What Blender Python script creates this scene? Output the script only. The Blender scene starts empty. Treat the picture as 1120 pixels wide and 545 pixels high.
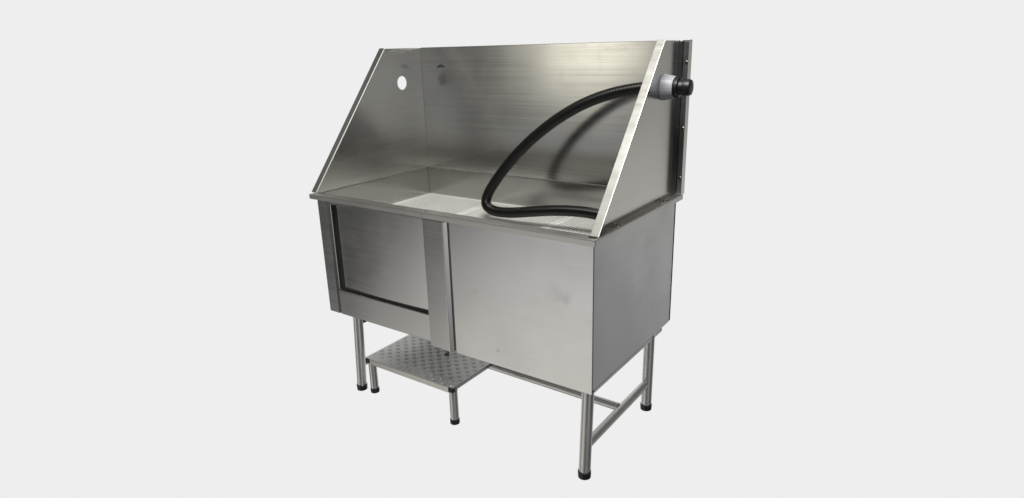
import bpy, bmesh, math, random
from mathutils import Vector, Matrix
random.seed(7)
sc = bpy.context.scene
COL = sc.collection
PI = math.pi

# ------------------------------------------------------------------ dimensions (metres)
W, D = 1.30, 0.66            # cabinet
Z0, Z1, T = 0.349, 0.851, 0.8716   # cabinet bottom, cabinet top, top of the rim
ZT = 1.4423                  # top of the splash
XL, XR = -0.018, 1.281       # splash side sheets
YB = 0.708                   # back splash sheet
ZF = 0.736                   # grates
YS0, YS1 = 0.016, 0.4756     # slanted front edge of the side sheets (bottom, top)

# ------------------------------------------------------------------ materials
def nodes_of(name):
    m = bpy.data.materials.new(name); m.use_nodes = True
    nt = m.node_tree
    return m, nt, nt.nodes['Principled BSDF']

def steel(name, base=(0.585, 0.583, 0.575), rough=0.30, aniso=0.6, axis='Z', grain=(1.5, 1.5, 260), var=0.04, bump=0.006,
          mottle=0.06, rot=0.0, streak=0.0, wave=0.35, marks=0.02, smudges=()):
    """brushed stainless steel; grain stretches along the brushing direction in object space"""
    m, nt, b = nodes_of(name)
    L = nt.links.new; N = nt.nodes.new
    b.inputs['Metallic'].default_value = 1
    tc = N('ShaderNodeTexCoord')
    mp = N('ShaderNodeMapping'); mp.inputs['Scale'].default_value = grain
    L(tc.outputs['Object'], mp.inputs['Vector'])
    n1 = N('ShaderNodeTexNoise'); n1.inputs['Scale'].default_value = 1.0; n1.inputs['Detail'].default_value = 4
    L(mp.outputs[0], n1.inputs['Vector'])
    n2 = N('ShaderNodeTexNoise'); n2.inputs['Scale'].default_value = 5.0; n2.inputs['Detail'].default_value = 5
    n2.inputs['Roughness'].default_value = 0.6
    L(tc.outputs['Object'], n2.inputs['Vector'])
    # roughness: brushing + handling marks
    r1 = N('ShaderNodeMapRange'); r1.inputs[1].default_value = 0.3; r1.inputs[2].default_value = 0.7
    r1.inputs[3].default_value = rough - var * 0.5; r1.inputs[4].default_value = rough + var * 0.5
    L(n1.outputs['Fac'], r1.inputs[0])
    r2 = N('ShaderNodeMapRange'); r2.inputs[1].default_value = 0.35; r2.inputs[2].default_value = 0.7
    r2.inputs[3].default_value = -mottle; r2.inputs[4].default_value = mottle
    L(n2.outputs['Fac'], r2.inputs[0])
    ad = N('ShaderNodeMath'); ad.operation = 'ADD'; L(r1.outputs[0], ad.inputs[0]); L(r2.outputs[0], ad.inputs[1])
    # sparse wiped patches and water marks
    n5 = N('ShaderNodeTexNoise'); n5.inputs['Scale'].default_value = 9.0; n5.inputs['Detail'].default_value = 7
    n5.inputs['Roughness'].default_value = 0.68; n5.inputs['Distortion'].default_value = 0.8
    L(tc.outputs['Object'], n5.inputs['Vector'])
    r5 = N('ShaderNodeMapRange'); r5.interpolation_type = 'SMOOTHSTEP'
    r5.inputs[1].default_value = 0.55; r5.inputs[2].default_value = 0.72; r5.inputs[3].default_value = 0; r5.inputs[4].default_value = marks
    L(n5.outputs['Fac'], r5.inputs[0])
    ad2 = N('ShaderNodeMath'); ad2.operation = 'ADD'; L(ad.outputs[0], ad2.inputs[0]); L(r5.outputs[0], ad2.inputs[1])
    L(ad2.outputs[0], b.inputs['Roughness'])
    # slight colour variation of the sheet
    mx = N('ShaderNodeMix'); mx.data_type = 'RGBA'
    mx.inputs[6].default_value = (*[c * 0.90 for c in base], 1); mx.inputs[7].default_value = (*[min(1, c * 1.08) for c in base], 1)
    mm = N('ShaderNodeMath'); mm.operation = 'MULTIPLY_ADD'; mm.inputs[1].default_value = 0.5
    h = N('ShaderNodeMath'); h.operation = 'MULTIPLY'; h.inputs[1].default_value = 0.5
    L(n2.outputs['Fac'], h.inputs[0]); L(n1.outputs['Fac'], mm.inputs[0]); L(h.outputs[0], mm.inputs[2])
    L(mm.outputs[0], mx.inputs[0]); colour = mx.outputs[2]
    for (px, py, pz, rad, amt, tint) in smudges:      # finger marks with a place of their own
        sb = N('ShaderNodeVectorMath'); sb.operation = 'SUBTRACT'; sb.inputs[1].default_value = (px, py, pz)
        nd = N('ShaderNodeTexNoise'); nd.inputs['Scale'].default_value = 30; nd.inputs['Detail'].default_value = 4
        L(tc.outputs['Object'], nd.inputs['Vector']); L(tc.outputs['Object'], sb.inputs[0])
        ln = N('ShaderNodeVectorMath'); ln.operation = 'LENGTH'; L(sb.outputs[0], ln.inputs[0])
        jt = N('ShaderNodeMath'); jt.operation = 'MULTIPLY_ADD'; jt.inputs[1].default_value = rad * 1.6
        L(nd.outputs['Fac'], jt.inputs[0]); L(ln.outputs['Value'], jt.inputs[2])
        rr = N('ShaderNodeMapRange'); rr.interpolation_type = 'SMOOTHSTEP'
        rr.inputs[1].default_value = rad * 0.8; rr.inputs[2].default_value = rad * 2.0; rr.inputs[3].default_value = amt; rr.inputs[4].default_value = 0
        L(jt.outputs[0], rr.inputs[0])
        mk = N('ShaderNodeMix'); mk.data_type = 'RGBA'; mk.inputs[7].default_value = (*tint, 1)
        L(rr.outputs[0], mk.inputs[0]); L(colour, mk.inputs[6]); colour = mk.outputs[2]
    L(colour, b.inputs['Base Color'])
    bp = N('ShaderNodeBump'); bp.inputs['Strength'].default_value = bump; bp.inputs['Distance'].default_value = 0.002
    # very gentle large-scale waviness of thin sheet
    n3 = N('ShaderNodeTexNoise'); n3.inputs['Scale'].default_value = 2.2; n3.inputs['Detail'].default_value = 1
    L(tc.outputs['Object'], n3.inputs['Vector'])
    bp2 = N('ShaderNodeBump'); bp2.inputs['Strength'].default_value = wave; bp2.inputs['Distance'].default_value = 0.012
    L(n3.outputs['Fac'], bp2.inputs['Height'])
    last = bp2.outputs[0]
    if streak:               # long horizontal rolling lines
        mp4 = N('ShaderNodeMapping'); mp4.inputs['Scale'].default_value = (0.8, 0.8, 45)
        n4 = N('ShaderNodeTexNoise'); n4.inputs['Scale'].default_value = 1.0; n4.inputs['Detail'].default_value = 1
        bp4 = N('ShaderNodeBump'); bp4.inputs['Strength'].default_value = streak; bp4.inputs['Distance'].default_value = 0.002
        L(tc.outputs['Object'], mp4.inputs['Vector']); L(mp4.outputs[0], n4.inputs['Vector']); L(n4.outputs['Fac'], bp4.inputs['Height'])
        L(last, bp4.inputs['Normal']); last = bp4.outputs[0]
    L(n1.outputs['Fac'], bp.inputs['Height']); L(last, bp.inputs['Normal'])
    L(bp.outputs[0], b.inputs['Normal'])
    if aniso:
        tg = N('ShaderNodeTangent'); tg.direction_type = 'RADIAL'; tg.axis = axis
        L(tg.outputs[0], b.inputs['Tangent'])
        b.inputs['Anisotropic'].default_value = aniso; b.inputs['Anisotropic Rotation'].default_value = rot
    return m

def plain(name, col, rough=0.5, metal=0.0, noise=0.0, scale=60, spec=0.5):
    m, nt, b = nodes_of(name)
    b.inputs['Metallic'].default_value = metal
    b.inputs['Specular IOR Level'].default_value = spec
    tc = nt.nodes.new('ShaderNodeTexCoord'); n = nt.nodes.new('ShaderNodeTexNoise')
    n.inputs['Scale'].default_value = scale; n.inputs['Detail'].default_value = 3
    nt.links.new(tc.outputs['Object'], n.inputs['Vector'])
    mr = nt.nodes.new('ShaderNodeMapRange'); mr.inputs[3].default_value = rough - 0.08; mr.inputs[4].default_value = rough + 0.08
    nt.links.new(n.outputs['Fac'], mr.inputs[0]); nt.links.new(mr.outputs[0], b.inputs['Roughness'])
    mx = nt.nodes.new('ShaderNodeMix'); mx.data_type = 'RGBA'
    mx.inputs[6].default_value = (*[c * (1 - noise) for c in col], 1); mx.inputs[7].default_value = (*[c * (1 + noise) for c in col], 1)
    nt.links.new(n.outputs['Fac'], mx.inputs[0]); nt.links.new(mx.outputs[2], b.inputs['Base Color'])
    return m

H = (0.8, 0.8, 150)          # brushed horizontally
V = (320, 320, 1.2)          # brushed vertically
M_cab = steel('cabinet_steel', rough=0.25, mottle=0.03, bump=0.0, grain=H, aniso=0.12)
M_front = steel('front_steel', rough=0.25, grain=H, aniso=0.12, wave=0.6, mottle=0.03, bump=0.0, smudges=(
    (1.20 - W/2, -D/2, 0.655, 0.028, 0.35, (0.30, 0.30, 0.32)), (1.17 - W/2, -D/2, 0.672, 0.045, 0.18, (0.35, 0.35, 0.37)),
    (0.92 - W/2, -D/2, 0.398, 0.010, 0.40, (0.34, 0.27, 0.20)), (0.82 - W/2, -D/2, 0.60, 0.020, 0.12, (0.38, 0.34, 0.28))))
M_end = steel('end_steel', base=(0.56, 0.56, 0.565), rough=0.33, grain=H, aniso=0.3, wave=0.9, mottle=0.03, bump=0.0)
M_splash = steel('splash_steel', base=(0.58, 0.578, 0.56), rough=0.17, grain=H, aniso=0.15, var=0.05, bump=0.0, mottle=0.012, streak=0.015, marks=0.02, wave=0.25)
M_side = steel('splash_side_steel', base=(0.56, 0.557, 0.535), rough=0.22, grain=H, aniso=0.1, mottle=0.015, bump=0.0, wave=0.5, marks=0.015)
M_rim = steel('rim_steel', base=(0.62, 0.615, 0.59), rough=0.40, grain=(1.2, 900, 900), aniso=0, mottle=0.03, bump=0.008)
M_strip = steel('flange_steel', base=(0.60, 0.595, 0.57), rough=0.33, grain=(3, 60, 20), aniso=0, var=0.08, mottle=0.06, bump=0.004, wave=0.6)
M_hem = steel('hem_steel', base=(0.44, 0.44, 0.43), rough=0.5, grain=(3, 3, 3), aniso=0, mottle=0.02, bump=0.0)
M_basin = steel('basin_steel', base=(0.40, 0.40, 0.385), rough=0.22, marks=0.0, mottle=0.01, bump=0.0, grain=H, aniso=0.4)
M_tube = steel('tube_steel', base=(0.70, 0.695, 0.68), rough=0.42, grain=(60, 60, 60), aniso=0)
M_grate = steel('grate_steel', base=(0.86, 0.86, 0.84), rough=0.5, grain=(200, 2, 2), aniso=0)
M_grate.node_tree.nodes['Principled BSDF'].inputs['Metallic'].default_value = 0.55
M_pan = steel('pan_shade_steel', base=(0.09, 0.09, 0.085), rough=0.5, grain=(20, 20, 20), aniso=0)  # steel colour darkened for the shade under the grates
M_tread = steel('tread_aluminium', base=(0.46, 0.46, 0.45), rough=0.36, grain=(30, 30, 30), aniso=0, bump=0.12, mottle=0.10)
M_black = plain('black_rubber', (0.010, 0.010, 0.014), 0.42, noise=0.3)
M_hose = plain('black_hose_plastic', (0.002, 0.002, 0.0022), 0.36, noise=0.2, spec=0.3)
M_nut = plain('grey_plastic', (0.40, 0.41, 0.47), 0.42, noise=0.06)
M_cap = plain('black_plastic', (0.005, 0.005, 0.009), 0.42, noise=0.2)
M_matt_black = plain('matt_black', (0.006, 0.006, 0.006), 0.6, noise=0.2)
M_screw = plain('screw_steel', (0.20, 0.20, 0.19), 0.35, metal=1, noise=0.1)
M_mark = plain('dark_mark', (0.03, 0.03, 0.03), 0.4, noise=0.2)

# ------------------------------------------------------------------ helpers
def link(name, bm, mat, parent=None, bevel=0.0, smooth=False, seg=2):
    bmesh.ops.recalc_face_normals(bm, faces=bm.faces)
    me = bpy.data.meshes.new(name); bm.to_mesh(me); bm.free()
    o = bpy.data.objects.new(name, me); COL.objects.link(o)
    me.materials.append(mat)
    if smooth:
        for p in me.polygons: p.use_smooth = True
    if bevel:
        md = o.modifiers.new('bevel', 'BEVEL'); md.width = bevel; md.segments = seg; md.limit_method = 'ANGLE'
        md.angle_limit = math.radians(40); md.harden_normals = False
    if parent is not None:
        o.parent = parent
        root = parent
        off = Vector((0, 0, 0))
        while root is not None:
            off += root.location; root = root.parent
        # meshes are written in world coordinates: take the parents' offset away
        me.transform(Matrix.Translation(-off))
    return o

def empty(name, loc, label, cat, group=None):
    o = bpy.data.objects.new(name, None); COL.objects.link(o)
    o.location = loc; o.empty_display_size = 0.1
    o['label'] = label; o['category'] = cat
    if group: o['group'] = group
    return o

def box(bm, x0, x1, y0, y1, z0, z1):
    vs = [bm.verts.new(p) for p in ((x0,y0,z0),(x1,y0,z0),(x1,y1,z0),(x0,y1,z0),(x0,y0,z1),(x1,y0,z1),(x1,y1,z1),(x0,y1,z1))]
    for f in ((0,3,2,1),(4,5,6,7),(0,1,5,4),(1,2,6,5),(2,3,7,6),(3,0,4,7)):
        bm.faces.new([vs[i] for i in f])

def bx(*a):
    bm = bmesh.new(); box(bm, *a); return bm

def prism(pts, z0, z1):
    bm = bmesh.new()
    a = [bm.verts.new((x, y, z0)) for x, y in pts]; b = [bm.verts.new((x, y, z1)) for x, y in pts]
    bm.faces.new(a[::-1]); bm.faces.new(b)
    for i in range(len(pts)):
        j = (i + 1) % len(pts); bm.faces.new((a[i], a[j], b[j], b[i]))
    return bm

def tube(bm, path, r, n=20, caps=True, radii=None):
    """round tube along a path of Vectors (parallel-transported frame)"""
    path = [Vector(p) for p in path]
    rings = []
    t0 = (path[1] - path[0]).normalized()
    u = t0.orthogonal().normalized()
    for i, p in enumerate(path):
        if i == 0: t = t0
        elif i == len(path) - 1: t = (path[-1] - path[-2]).normalized()
        else: t = (path[i+1] - path[i-1]).normalized()
        u = (u - t * u.dot(t)).normalized(); v = t.cross(u)
        rr = radii[i] if radii else r
        rings.append([bm.verts.new(p + (u * math.cos(2*PI*k/n) + v * math.sin(2*PI*k/n)) * rr) for k in range(n)])
    for a, b in zip(rings, rings[1:]):
        for k in range(n):
            bm.faces.new((a[k], a[(k+1) % n], b[(k+1) % n], b[k]))
    if caps:
        bm.faces.new(rings[0][::-1]); bm.faces.new(rings[-1])

def lathe(bm, c, axis, prof, n=40):
    """prof = [(distance along axis, radius), ...]"""
    axis = Vector(axis).normalized(); u = axis.orthogonal().normalized(); v = axis.cross(u); c = Vector(c)
    rings = [[bm.verts.new(c + axis * h + (u * math.cos(2*PI*k/n) + v * math.sin(2*PI*k/n)) * r) for k in range(n)] for h, r in prof]
    for a, b in zip(rings, rings[1:]):
        for k in range(n):
            bm.faces.new((a[k], a[(k+1) % n], b[(k+1) % n], b[k]))
    bm.faces.new(rings[0][::-1]); bm.faces.new(rings[-1])

def auto_smooth(o, deg=35):
    me = o.data
    for p in me.polygons: p.use_smooth = True
    bm = bmesh.new(); bm.from_mesh(me)
    for e in bm.edges:
        if len(e.link_faces) == 2 and e.calc_face_angle(0) > math.radians(deg): e.smooth = False
    bm.to_mesh(me); bm.free()

# ================================================================== THE TUB
tub = empty('dog_grooming_tub', (W/2, D/2, 0),
            'brushed stainless steel pet grooming tub with tall splash guard, closed side door and tube legs', 'grooming tub')

# ---- cabinet
M_joint = plain('joint_shade_steel', (0.45, 0.45, 0.45), 0.4, metal=1)
link('front_panel', bx(0.7200, W, 0.0, 0.004, Z0 - 0.016, Z1 - 0.001), M_front, tub, 0.0015)
link('panel_joint', bx(0.7118, 0.7195, 0.006, 0.012, Z0 - 0.010, Z1 - 0.001), M_joint, tub)  # recessed strip, darker steel for the shadow in the fold
link('end_panel', bx(W - 0.004, W, 0.0045, D, Z0, Z1 - 0.001), M_end, tub, 0.001)
link('end_panel', bx(-0.024, -0.020, 0.05, D, Z0, Z1 - 0.001), M_end, tub, 0.001)
link('back_panel', bx(-0.0195, 1.258, YB + 0.0005, YB + 0.003, Z0 + 0.001, Z1 - 0.001), M_cab, tub, 0.001)
link('underside_panel', bx(-0.0195, 1.258, 0.032, YB, Z0 + 0.001, Z0 + 0.004), M_cab, tub)
# thin dark rear edge trim seen along the end panel
link('corner_trim', bx(W - 0.003, W + 0.0012, D + 0.0005, D + 0.007, Z0 + 0.004, Z1 - 0.001), M_matt_black, tub, 0.0006)

# door frame: left stile, header, bottom rail, centre stile
link('door_stile', prism([(0.0, 0.0), (0.059, 0.0), (0.070, 0.009), (0.070, 0.030), (0.0, 0.030)], Z0, Z1 - 0.001), M_cab, tub, 0.0015)
link('door_header', bx(0.0705, 0.5975, 0.002, 0.030, Z1 - 0.013, Z1 - 0.001), M_cab, tub, 0.001)
link('bottom_rail', bx(0.0705, 0.5975, 0.0015, 0.030, Z0 - 0.001, 0.4595), M_cab, tub, 0.002)
link('centre_stile', prism([(0.598, -0.0085), (0.700, -0.0125), (0.7115, -0.001), (0.7115, 0.026), (0.598, 0.026)], Z0 - 0.012, Z1 - 0.003), M_cab, tub, 0.0015)
# door recessed behind the frame, with its folded edge
# the thin door sheet bows out a little
bm = bmesh.new(); nn = 24; rows = []
for i in range(nn + 1):
    u = -1 + 2*i/nn; x = 0.094 + (0.5970 - 0.094)*i/nn; y = 0.0205 - 0.0042*(1 - u*u)
    rows.append([bm.verts.new((x, y, 0.468)), bm.verts.new((x, y, Z1 - 0.014)), bm.verts.new((x, 0.0275, Z1 - 0.014)), bm.verts.new((x, 0.0275, 0.468))])
for a_, b_ in zip(rows, rows[1:]):
    for k in range(4): bm.faces.new((a_[k], a_[(k+1) % 4], b_[(k+1) % 4], b_[k]))
bm.faces.new(rows[0]); bm.faces.new(rows[-1][::-1])
door = link('door', bm, M_cab, tub); auto_smooth(door)
# black strips standing in for the dark gap left of and below the door
bm = bmesh.new()
box(bm, 0.0705, 0.0935, 0.020, 0.029, 0.4605, Z1 - 0.0135)
box(bm, 0.0940, 0.5970, 0.0138, 0.029, 0.4605, 0.4675)
link('door_gap_shade', bm, M_matt_black, tub)
# catch below the centre stile
bm = bmesh.new(); box(bm, 0.668, 0.678, -0.006, -0.004, Z0 - 0.040, Z0 - 0.0125)
box(bm, 0.6785, 0.681, -0.009, 0.004, Z0 - 0.040, Z0 - 0.0125)
ct = link('door_catch', bm, M_screw, tub, 0.0008)
bm = bmesh.new(); lathe(bm, (0.673, -0.0065, Z0 - 0.032), (0, -1, 0), [(0, 0.0045), (0.006, 0.0045), (0.007, 0.003)], 16)
link('catch_pin', bm, M_matt_black, ct, smooth=False)

# ---- rim (deck): front lip in two lengths with a slit between them, side and rear lips, flat ledges
LX0, LX1, LY0, LY1 = -0.036, 1.3105, -0.0095, 0.7125
bm = bmesh.new()
box(bm, LX0, 0.6015, LY0, LY0 + 0.038, T - 0.0025, T)             # ledge over the door
box(bm, 0.6045, LX1, LY0 - 0.003, LY0 + 0.038, T - 0.0025, T + 0.0008)      # ledge over the fixed panel
box(bm, LX0, 0.6010, LY0, LY0 + 0.002, Z1, T - 0.003)             # lips
box(bm, 0.6050, LX1, LY0 - 0.003, LY0 - 0.001, Z1 - 0.001, T - 0.003)
box(bm, LX1 - 0.002, LX1, LY0 - 0.0005, LY1, Z1 - 0.001, T - 0.003)       # right lip
box(bm, LX0, LX0 + 0.002, LY0 + 0.0025, LY1, Z1, T - 0.003)       # left lip
box(bm, LX0 + 0.0025, LX1 - 0.0025, LY1 - 0.002, LY1, Z1, T - 0.003)
box(bm, 1.2700, LX1, LY0 + 0.0385, LY1, T - 0.0025, T)            # right ledge
box(bm, LX0, XL - 0.001, LY0 + 0.0385, LY1, T - 0.0025, T)        # left ledge
box(bm, XL - 0.0005, 1.2695, YB + 0.001, LY1, T - 0.0025, T)
rim = link('rim', bm, M_rim, tub, 0.0008)
bm = bmesh.new(); lathe(bm, (0.607, 0.010, T + 0.0008), (0, 0, 1), [(0, 0.006), (0.003, 0.006), (0.005, 0.004)], 16)
link('screw', bm, M_screw, rim)
for y in (0.150, 0.178, 0.545, 0.572):
    bm = bmesh.new(); lathe(bm, (1.294, y, T), (0, 0, 1), [(0, 0.0075), (0.002, 0.0075), (0.0045, 0.0065), (0.006, 0.0035)], 18)
    link('screw', bm, M_screw, rim)

# ---- basin
BX0, BX1, BY0, BY1 = XL + 0.001, 1.268, 0.030, YB - 0.001
bm = bmesh.new(); zb = ZF - 0.045
box(bm, BX0, BX0 + 0.002, BY0, BY1, zb, T - 0.004)
box(bm, BX1 - 0.002, BX1, BY0, BY1, zb, T - 0.0035)
box(bm, BX0 + 0.0025, BX1 - 0.0025, BY0, BY0 + 0.002, zb, T - 0.0035)
box(bm, BX0 + 0.0025, BX1 - 0.0025, BY1 - 0.002, BY1, zb, T - 0.004)
# little ledge the grates lie on
box(bm, BX0 + 0.0025, BX1 - 0.0025, BY1 - 0.016, BY1 - 0.0025, ZF - 0.0075, ZF - 0.0050)
box(bm, BX0 + 0.0025, BX1 - 0.0025, BY0 + 0.0025, BY0 + 0.016, ZF - 0.0075, ZF - 0.0050)
basin = link('basin', bm, M_basin, tub, 0.0008)
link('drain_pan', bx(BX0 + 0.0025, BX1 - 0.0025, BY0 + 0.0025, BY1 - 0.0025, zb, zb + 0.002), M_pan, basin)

# ---- splash guard
splash = link('back_splash', bx(XL + 0.0022, LX1 - 0.001, YB, YB + 0.0025, T + 0.0005, ZT), M_splash, tub, 0.0008)
# folded hem on top and the forward-turned return lip on the right
link('top_hem', bx(XL - 0.001, LX1 - 0.0015, YB + 0.0028, YB + 0.012, ZT - 0.014, ZT + 0.0012), M_strip, splash, 0.0012)
link('return_lip', bx(LX1 - 0.0005, LX1 + 0.0015, YB - 0.022, YB + 0.012, T + 0.001, ZT + 0.001), M_side, splash, 0.0006)
link('return_lip', bx(LX1 - 0.0245, LX1 - 0.0015, YB - 0.0045, YB - 0.002, T + 0.003, ZT - 0.004), plain('channel_dark_reflect', (0.30, 0.30, 0.31), 0.4, metal=1), splash, 0.0006)  # channel face, steel colour darkened to stand for dark reflections
# seam line just above the basin wall
bm = bmesh.new()
box(bm, XL + 0.0035, 1.2680, YB - 0.0016, YB - 0.0003, T - 0.0012, T + 0.0012)
link('seam', bm, M_strip, splash)
for z in (1.365, 1.125, 0.935):
    bm = bmesh.new()
    lathe(bm, (1.299, YB - 0.0047, z), (0, -1, 0), [(0, 0.0065), (0.002, 0.0065), (0.004, 0.004)], 16)
    link('channel_screw', bm, M_screw, splash)
# small dark raised mark on the inner face near the top left
bm = bmesh.new()
pts = [(0.082, 1.350), (0.092, 1.360), (0.104, 1.366), (0.116, 1.361), (0.130, 1.351), (0.118, 1.352), (0.106, 1.354), (0.094, 1.351)]
for (y) in (0,):
    f = [bm.verts.new((x, YB - 0.0008, z)) for x, z in pts]; g = [bm.verts.new((x, YB - 0.005, z)) for x, z in pts]
    bm.faces.new(f); bm.faces.new(g[::-1])
    for i in range(len(pts)):
        j = (i + 1) % len(pts); bm.faces.new((f[i], f[j], g[j], g[i]))
link('wall_mark', bm, M_mark, splash, 0.001)

def side_sheet(x0, x1, hole=None):
    """side sheet in the YZ plane between x0 and x1, with an optional round hole (y, z, r)"""
    # triangulated fill with hole
    bm = bmesh.new()
    outer = [(YS0, T + 0.0005), (YB + 0.002, T + 0.0005), (YB + 0.002, ZT), (YS1, ZT)]
    loops = []
    def ring(pts, x):
        vs = [bm.verts.new((x, y, z)) for y, z in pts]
        es = [bm.edges.new((vs[i], vs[(i + 1) % len(vs)])) for i in range(len(vs))]
        return vs, es
    hp = None
    if hole:
        hy, hz, hr = hole
        hp = [(hy + hr * math.cos(2*PI*k/40), hz + hr * math.sin(2*PI*k/40)) for k in range(40)]
    for x in (x0, x1):
        v, e = ring(outer, x); vh = []
        if hp:
            vh, eh = ring(hp, x); e = e + eh
        bmesh.ops.triangle_fill(bm, edges=e, use_beauty=True, use_dissolve=False)
        loops.append((v, vh))
    for a, b in ((loops[0][0], loops[1][0]), (loops[0][1], loops[1][1])):
        for i in range(len(a)):
            j = (i + 1) % len(a); bm.faces.new((a[i], a[j], b[j], b[i]))
    return bm
sideL = link('side_splash', side_sheet(XL, XL + 0.002, (0.568, 1.288, 0.031)), M_side, tub)
sideR = link('side_splash', side_sheet(XR - 0.002, XR), M_side, tub)

def slant_strip(x0, x1, th=0.004, off=0.0):
    """flange along the slanted front edge"""
    bm = bmesh.new()
    d = Vector((0, YS1 - YS0, ZT - T)).normalized(); nrm = Vector((0, -d.z, d.y))
    a = Vector((0, YS0, T + 0.001)); b = Vector((0, YS1, ZT + 0.001))
    vs = []
    for x in (x0, x1):
        for p in (a, b):
            for k in (off, off + th):
                q = p + nrm * k; vs.append(bm.verts.new((x, q.y, p.z + nrm.z * k)))
    for f in ((0,1,3,2),(4,6,7,5),(0,2,6,4),(1,5,7,3),(0,4,5,1),(2,3,7,6)):
        bm.faces.new([vs[i] for i in f])
    return bm
link('front_flange', slant_strip(XL - 0.031, XL - 0.0015, 0.003), M_side, sideL, 0.0008)
bm = bmesh.new(); tube(bm, [(XL + 0.002, YS0 - 0.002, T + 0.004), (XL + 0.002, YS1 - 0.002, ZT + 0.001)], 0.0032, 16)
o = link('edge_hem', bm, M_hem, sideL); auto_smooth(o)
link('front_flange', slant_strip(XR - 0.002, XR + 0.028, 0.004), M_strip, sideR, 0.0012)
# black foot under the right flange
link('rubber_pad', bx(XR - 0.002, XR + 0.022, YS0 - 0.012, YS0 - 0.001, T + 0.0012, T + 0.004), M_matt_black, sideR)
# side sheet's own rear fold, coloured dark for the channel's dark reflections
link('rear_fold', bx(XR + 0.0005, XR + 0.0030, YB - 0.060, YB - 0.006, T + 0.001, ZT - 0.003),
     bpy.data.materials['channel_dark_reflect'], sideR, 0.0006)
link('bottom_fold', bx(XR + 0.0005, XR + 0.0030, YS0 + 0.03, YB - 0.062, T + 0.0005, T + 0.004), M_rim, sideR, 0.0005)

# ---- hose fitting through the right side sheet
FY, FZ = 0.545, 1.286
bm = bmesh.new(); lathe(bm, (XR, FY, FZ), (1, 0, 0), [(0.0005, 0.046), (0.006, 0.0455), (0.010, 0.043), (0.030, 0.040), (0.040, 0.037), (0.044, 0.034)], 48)
# grip ribs round the nut
for k in range(24):
    a = 2*PI*k/24; u = Vector((0, math.cos(a), math.sin(a)))
    c = Vector((XR, FY, FZ))
    tube(bm, [c + Vector((0.008, 0, 0)) + u*0.0435, c + Vector((0.038, 0, 0)) + u*0.0385], 0.0004, 6)
fit = link('hose_fitting', bm, M_nut, tub); auto_smooth(fit)
bm = bmesh.new(); lathe(bm, (XR, FY, FZ), (1, 0, 0), [(0.0425, 0.036), (0.048, 0.0365), (0.058, 0.035), (0.061, 0.027), (0.072, 0.025), (0.074, 0.0285), (0.092, 0.0285), (0.098, 0.026), (0.100, 0.020)], 40)
o = link('end_cap', bm, M_cap, fit); auto_smooth(o)
bm = bmesh.new(); lathe(bm, (XR - 0.0025, FY, FZ), (-1, 0, 0), [(0, 0.036), (0.008, 0.036), (0.010, 0.030), (0.020, 0.028)], 40)
o = link('lock_ring', bm, M_nut, fit); auto_smooth(o)

# ---- under-frame
RL = 0.021
def leg(x, y, z1=Z0 + 0.0):
    bm = bmesh.new(); tube(bm, [(x, y, 0.012), (x + 0.003, max(y, 0.0235), z1)], RL, 28)
    o = link('leg', bm, M_tube, tub); auto_smooth(o)
    bm = bmesh.new(); lathe(bm, (x, y, 0), (0, 0, 1), [(0, 0.019), (0.002, 0.0225), (0.012, 0.0232), (0.026, 0.0232), (0.028, 0.0212)], 28)
    f = link('rubber_foot', bm, M_black, o); auto_smooth(f)
    return o
LFX, RFX, FYL, RYL = 0.147, 1.270, 0.008, 0.528
leg(LFX, FYL, Z0 - 0.002); leg(RFX, FYL, Z0 - 0.017); leg(LFX, RYL); leg(RFX, RYL)
for x in (LFX, RFX):
    bm = bmesh.new(); tube(bm, [(x + 0.004, FYL + 0.020, Z0 - 0.0215), (x + 0.004, RYL + 0.085, Z0 - 0.0215)], 0.0165, 20)
    o = link('top_rail', bm, M_tube, tub); auto_smooth(o)
    bm = bmesh.new(); tube(bm, [(x, FYL + 0.018, 0.122), (x, RYL - 0.018, 0.122)], 0.0165, 20)
    o = link('side_rail', bm, M_tube, tub); auto_smooth(o)
bm = bmesh.new(); tube(bm, [(LFX + 0.014, 0.290, 0.134), (RFX - 0.012, 0.290, 0.128)], 0.0155, 20)
o = link('cross_rail', bm, M_tube, tub); auto_smooth(o)
# black bracket on top of the left leg
link('bracket', bx(LFX + 0.006, LFX + 0.022, 0.036, 0.066, Z0 - 0.036, Z0 - 0.0005), M_black, tub, 0.002)

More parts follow.
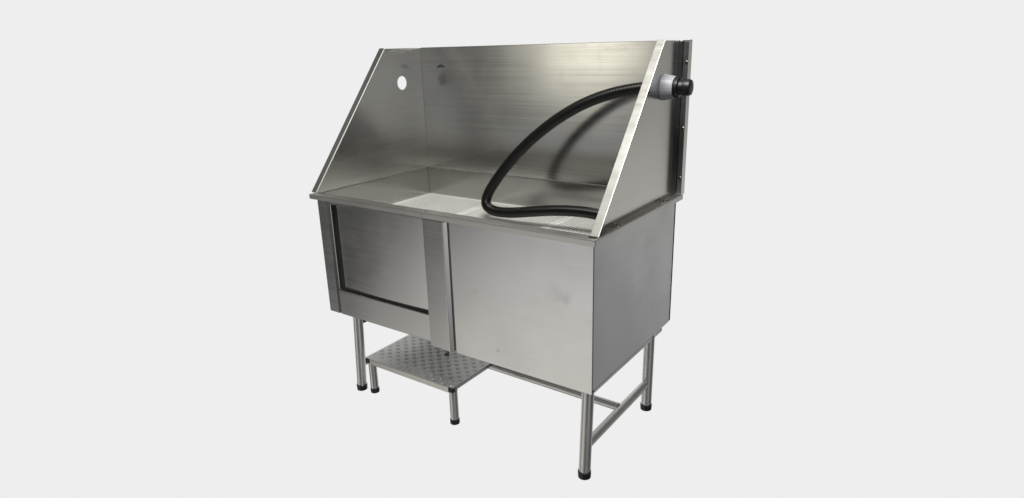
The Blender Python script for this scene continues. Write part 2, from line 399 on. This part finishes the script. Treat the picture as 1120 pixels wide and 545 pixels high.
# ================================================================== GRATES (three lift-out perforated panels)
def grate_mesh(x0, x1, y0, y1, z, pitch, r, th=0.002, frame=0.017, diag=False):
    bm = bmesh.new()
    nx = max(1, int((x1 - x0 - 2*frame) / pitch)); ny = max(1, int((y1 - y0 - 2*frame) / pitch))
    px = (x1 - x0 - 2*frame) / nx; py = (y1 - y0 - 2*frame) / ny
    ox, oy = x0 + frame, y0 + frame
    cache = {}
    def V(x, y, zz):
        k = (round(x * 1e5), round(y * 1e5), zz)
        if k not in cache: cache[k] = bm.verts.new((x, y, zz))
        return cache[k]
    for i in range(nx):
        for j in range(ny):
            cx, cy = ox + (i + .5) * px, oy + (j + .5) * py
            sq = [(1,0),(1,1),(0,1),(-1,1),(-1,0),(-1,-1),(0,-1),(1,-1)]
            out = [V(cx + a*px/2, cy + b*py/2, z) for a, b in sq]
            inn = [bm.verts.new((cx + r*math.cos(k*PI/4), cy + r*math.sin(k*PI/4), z)) for k in range(8)]
            low = [bm.verts.new((cx + r*math.cos(k*PI/4), cy + r*math.sin(k*PI/4), z - th)) for k in range(8)]
            for k in range(8):
                l = (k + 1) % 8
                bm.faces.new((out[k], out[l], inn[l], inn[k])); bm.faces.new((inn[k], inn[l], low[l], low[k]))
    # plain border, standing a hair proud
    zt = z + 0.0012
    box(bm, x0, x1, y0, y0 + frame, z - 0.004, zt); box(bm, x0, x1, y1 - frame, y1, z - 0.004, zt)
    box(bm, x0, x0 + frame, y0 + frame, y1 - frame, z - 0.004, zt); box(bm, x1 - frame, x1, y0 + frame, y1 - frame, z - 0.004, zt)
    return bm
GY0, GY1 = BY0 + 0.004, BY1 - 0.004
for x0, x1, lab in ((BX0 + 0.004, 0.3905, 'perforated steel grate above the closed door, clear of the hose'),
               (0.3935, 0.8420, 'middle perforated steel grate, with the bend of the black hose lying on it'),
               (0.8450, BX1 - 0.004, 'perforated steel grate nearest the hose fitting, beside the slanted bright flange')):
    c = Vector(((x0 + x1)/2, (GY0 + GY1)/2, ZF))
    g = link('floor_grate', grate_mesh(x0, x1, GY0, GY1, ZF, 0.0140, 0.0052), M_grate)
    g.data.transform(Matrix.Translation(-c)); g.location = c
    g['label'] = lab; g['category'] = 'grate'; g['group'] = 'perforated grates on the tub floor'

# ================================================================== HOSE
def catmull(P, n=24):
    P = [Vector(p) for p in P]; Q = [2*P[0] - P[1]] + P + [2*P[-1] - P[-2]]; out = []
    for i in range(1, len(Q) - 2):
        for k in range(n):
            t = k / n; a, b, c, d = Q[i-1], Q[i], Q[i+1], Q[i+2]
            out.append(0.5*((2*b) + (c - a)*t + (2*a - 5*b + 4*c - d)*t*t + (-a + 3*b - 3*c + d)*t*t*t))
    out.append(P[-1]); return out
ctrl = [(1.262, 0.545, 1.286)] + [(1.1862, 0.545, 1.2849), (1.0718, 0.535, 1.2627), (0.9816, 0.525, 1.2316), (0.8871, 0.515, 1.1816), (0.8004, 0.505, 1.1224), (0.7122, 0.49, 1.05), (0.6379, 0.473, 0.9682), (0.5797, 0.457, 0.8886), (0.5418, 0.445, 0.8278), (0.5386, 0.437, 0.7891), (0.5868, 0.43, 0.7705), (0.6791, 0.427, 0.7768), (0.7757, 0.43, 0.7974), (0.8802, 0.437, 0.8155), (0.9805, 0.443, 0.8242), (1.0636, 0.447, 0.8245), (1.1408, 0.447, 0.8161)] + [(1.215, 0.445, 0.788)]
for _ in range(2):      # relax small kinks
    ctrl = [ctrl[0]] + [tuple((ctrl[i-1][k] + 4*ctrl[i][k] + ctrl[i+1][k]) / 6 for k in range(3)) for i in range(1, len(ctrl)-1)] + [ctrl[-1]]
raw = catmull(ctrl, 40)
# resample evenly, then corrugate
seglen = [0]
for a, b in zip(raw, raw[1:]): seglen.append(seglen[-1] + (b - a).length)
Lh = seglen[-1]; step = 0.0014; N = int(Lh / step); pts = []; j = 0
for i in range(N + 1):
    s = Lh * i / N
    while j < len(seglen) - 2 and seglen[j+1] < s: j += 1
    t = (s - seglen[j]) / max(1e-9, seglen[j+1] - seglen[j]); pts.append(raw[j].lerp(raw[j+1], t))
radii = [0.0213 + 0.0006 * math.cos(2*PI*(Lh*i/N)/0.0062) for i in range(N + 1)]
hose = empty('hose', (0.575, 0.425, 0.738), 'long black ribbed hose arching from the fitting down onto the grates', 'hose')
bm = bmesh.new(); tube(bm, pts, 0.02, 18, radii=radii)
link('hose_tube', bm, M_hose, hose, smooth=True)
# smooth cuff where it meets the fitting and the tapered end piece at the other end
bm = bmesh.new(); lathe(bm, (1.262, 0.545, 1.286), (-1, -0.03, -0.05), [(-0.0, 0.025), (0.028, 0.0245), (0.032, 0.0222)], 28)
o = link('cuff', bm, M_cap, hose); auto_smooth(o)
dd = (pts[-1] - pts[-12]).normalized()
bm = bmesh.new(); lathe(bm, pts[-1] - dd*0.03, dd, [(0, 0.0235), (0.028, 0.0238), (0.04, 0.018)], 28)
o = link('end_piece', bm, M_cap, hose); auto_smooth(o)

# ================================================================== STEP
SX0, SX1, SY0, SY1, SZ = 0.200, 0.690, 0.0, 0.325, 0.172
stp = empty('step_platform', ((SX0+SX1)/2, SY0 + 0.1, 0), 'low step with diamond-plate tread below the door of the tub, on two round legs', 'step')
bm = bmesh.new()
box(bm, SX0, SX1, SY0, SY1, SZ - 0.003, SZ)
def lozenge(bm, cx, cy, ang, l=0.0098, w=0.0024, h=0.00055):
    ca, sa = math.cos(ang), math.sin(ang)
    def q(a, b, z): return bm.verts.new((cx + a*ca - b*sa, cy + a*sa + b*ca, z))
    base = [q(-l, 0, SZ), q(0, -w, SZ), q(l, 0, SZ), q(0, w, SZ)]
    top = [q(-l*0.6, 0, SZ + h), q(0, -w*0.5, SZ + h), q(l*0.6, 0, SZ + h), q(0, w*0.5, SZ + h)]
    bm.faces.new(top)
    for i in range(4):
        k = (i + 1) % 4; bm.faces.new((base[i], base[k], top[k], top[i]))
cell = 0.0245
nx, ny = int((SX1 - SX0 - 0.01)/cell), int((SY1 - SY0 - 0.01)/cell)
for i in range(nx + 1):
    for j2 in range(ny + 1):
        cx, cy = SX0 + 0.012 + i*cell, SY0 + 0.012 + j2*cell
        ang = PI/4 if (i + j2) % 2 else -PI/4
        for k in (-1, 0, 1):
            ox_, oy_ = -math.sin(ang)*k*0.0065, math.cos(ang)*k*0.0065
            X, Y = cx + ox_, cy + oy_
            if SX0 + 0.010 < X < SX1 - 0.010 and SY0 + 0.010 < Y < SY1 - 0.010: lozenge(bm, X, Y, ang)
link('tread', bm, M_tread, stp)
bm = bmesh.new()
box(bm, SX0 + 0.012, SX1 - 0.012, SY0 - 0.0005, SY0 + 0.0015, SZ - 0.026, SZ - 0.0032)
box(bm, SX0, SX0 + 0.002, SY0 + 0.016, SY1, SZ - 0.016, SZ - 0.0035)
box(bm, SX1 - 0.002, SX1, SY0 + 0.016, SY1, SZ - 0.016, SZ - 0.0035)
box(bm, SX0 + 0.0025, SX1 - 0.0025, SY1 - 0.002, SY1, SZ - 0.025, SZ - 0.0035)
link('tread_frame', bm, M_strip, stp, 0.0008)
for x in (SX0 + 0.011, SX1 - 0.011):
    bm = bmesh.new(); tube(bm, [(x, SY0 + 0.012, SZ - 0.0125), (x, SY1 - 0.004, SZ - 0.0125)], 0.0085, 16)
    o = link('side_tube', bm, M_tube, stp); auto_smooth(o)
    link('corner_cap', bx(x - 0.012, x + 0.012, SY0 - 0.004, SY0 + 0.0145, SZ - 0.022, SZ - 0.001), M_black, stp, 0.004, seg=3)
for x in (SX0 + 0.014, SX1 - 0.018):
    bm = bmesh.new(); tube(bm, [(x, SY0 + 0.022, 0.012), (x, SY0 + 0.022, SZ - 0.0215)], 0.0175, 24)
    o = link('leg', bm, M_tube, stp); auto_smooth(o)
    bm = bmesh.new(); lathe(bm, (x, SY0 + 0.022, 0), (0, 0, 1), [(0, 0.0165), (0.002, 0.0192), (0.020, 0.0195), (0.023, 0.0177)], 24)
    f = link('rubber_foot', bm, M_black, o); auto_smooth(f)

# ================================================================== CAMERA (solved from the photograph's vanishing points)
cam_d = bpy.data.cameras.new('camera'); cam = bpy.data.objects.new('camera', cam_d); COL.objects.link(cam); sc.camera = cam
yaw, pitch, roll = 0.62, -0.3062, -0.0282
fwd = Vector((-math.sin(yaw)*math.cos(pitch), math.cos(yaw)*math.cos(pitch), math.sin(pitch)))
right = Vector((math.cos(yaw), math.sin(yaw), 0)); up = right.cross(fwd)
R_ = right*math.cos(roll) + up*math.sin(roll); U_ = up*math.cos(roll) - right*math.sin(roll)
cam.matrix_world = Matrix(((R_.x, U_.x, -fwd.x, 2.1822), (R_.y, U_.y, -fwd.y, -1.666), (R_.z, U_.z, -fwd.z, 1.4382), (0, 0, 0, 1)))
cam_d.sensor_width = 36; cam_d.lens = 36 * 701.6 / 1120; cam_d.clip_end = 200; cam_d.clip_start = 0.05

# ================================================================== WORLD: plain light studio behind the tub, dimmer room with soft glows added for the steel to mirror
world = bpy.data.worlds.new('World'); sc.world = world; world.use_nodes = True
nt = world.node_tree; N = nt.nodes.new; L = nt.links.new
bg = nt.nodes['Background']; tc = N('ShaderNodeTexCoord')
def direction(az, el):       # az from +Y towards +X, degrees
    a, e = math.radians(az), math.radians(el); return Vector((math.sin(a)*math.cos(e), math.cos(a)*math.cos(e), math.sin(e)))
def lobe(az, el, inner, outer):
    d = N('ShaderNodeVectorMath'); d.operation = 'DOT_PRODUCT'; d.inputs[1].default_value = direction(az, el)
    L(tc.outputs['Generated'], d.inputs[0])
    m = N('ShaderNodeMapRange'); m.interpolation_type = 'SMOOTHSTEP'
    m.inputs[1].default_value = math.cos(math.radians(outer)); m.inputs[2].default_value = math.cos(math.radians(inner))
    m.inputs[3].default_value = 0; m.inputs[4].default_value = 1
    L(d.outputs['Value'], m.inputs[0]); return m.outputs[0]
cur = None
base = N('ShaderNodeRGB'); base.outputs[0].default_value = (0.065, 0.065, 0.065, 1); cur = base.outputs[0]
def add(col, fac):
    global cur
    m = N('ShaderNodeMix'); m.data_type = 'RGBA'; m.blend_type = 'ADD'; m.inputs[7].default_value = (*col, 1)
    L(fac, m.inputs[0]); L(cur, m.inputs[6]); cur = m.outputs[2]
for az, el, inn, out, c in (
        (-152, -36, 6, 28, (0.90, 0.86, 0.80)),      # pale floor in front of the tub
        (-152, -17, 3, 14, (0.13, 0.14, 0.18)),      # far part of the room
        (-152, 0, 1, 6, (2.2, 2.1, 1.8)),           # bright source placed behind the camera for the splash highlight
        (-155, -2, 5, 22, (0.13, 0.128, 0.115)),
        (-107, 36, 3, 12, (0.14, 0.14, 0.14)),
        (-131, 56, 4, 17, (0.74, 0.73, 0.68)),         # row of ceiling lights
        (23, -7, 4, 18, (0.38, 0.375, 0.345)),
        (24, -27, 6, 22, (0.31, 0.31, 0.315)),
        (120, -8, 6, 25, (0.8, 0.8, 0.8)),           # glow added on the right to brighten the stile edges
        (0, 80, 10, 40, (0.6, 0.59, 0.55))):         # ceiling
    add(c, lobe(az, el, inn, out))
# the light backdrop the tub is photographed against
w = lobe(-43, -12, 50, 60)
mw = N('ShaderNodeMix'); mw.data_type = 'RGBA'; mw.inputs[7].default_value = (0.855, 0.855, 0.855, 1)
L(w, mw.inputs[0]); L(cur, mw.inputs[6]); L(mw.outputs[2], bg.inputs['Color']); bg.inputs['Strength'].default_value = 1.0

# ---- lamps
def area(name, loc, target, size, sy, power, col=(1, 1, 1)):
    l = bpy.data.lights.new(name, 'AREA'); l.shape = 'RECTANGLE'; l.size = size; l.size_y = sy; l.energy = power; l.color = col
    o = bpy.data.objects.new(name, l); COL.objects.link(o); o.location = loc
    o.rotation_euler = (Vector(target) - Vector(loc)).to_track_quat('-Z', 'Y').to_euler(); return o
area('ceiling_lamp', (1.5, -0.7, 3.2), (0.7, 0.35, 0.75), 1.1, 0.6, 95, (1, 0.97, 0.92))

# ------------------------------------------------------------------ render settings
sc.view_settings.view_transform = 'Standard'; sc.view_settings.look = 'None'
sc.view_settings.exposure = 0; sc.view_settings.gamma = 1
sc.cycles.max_bounces = 10; sc.cycles.glossy_bounces = 8; sc.cycles.use_denoising = True
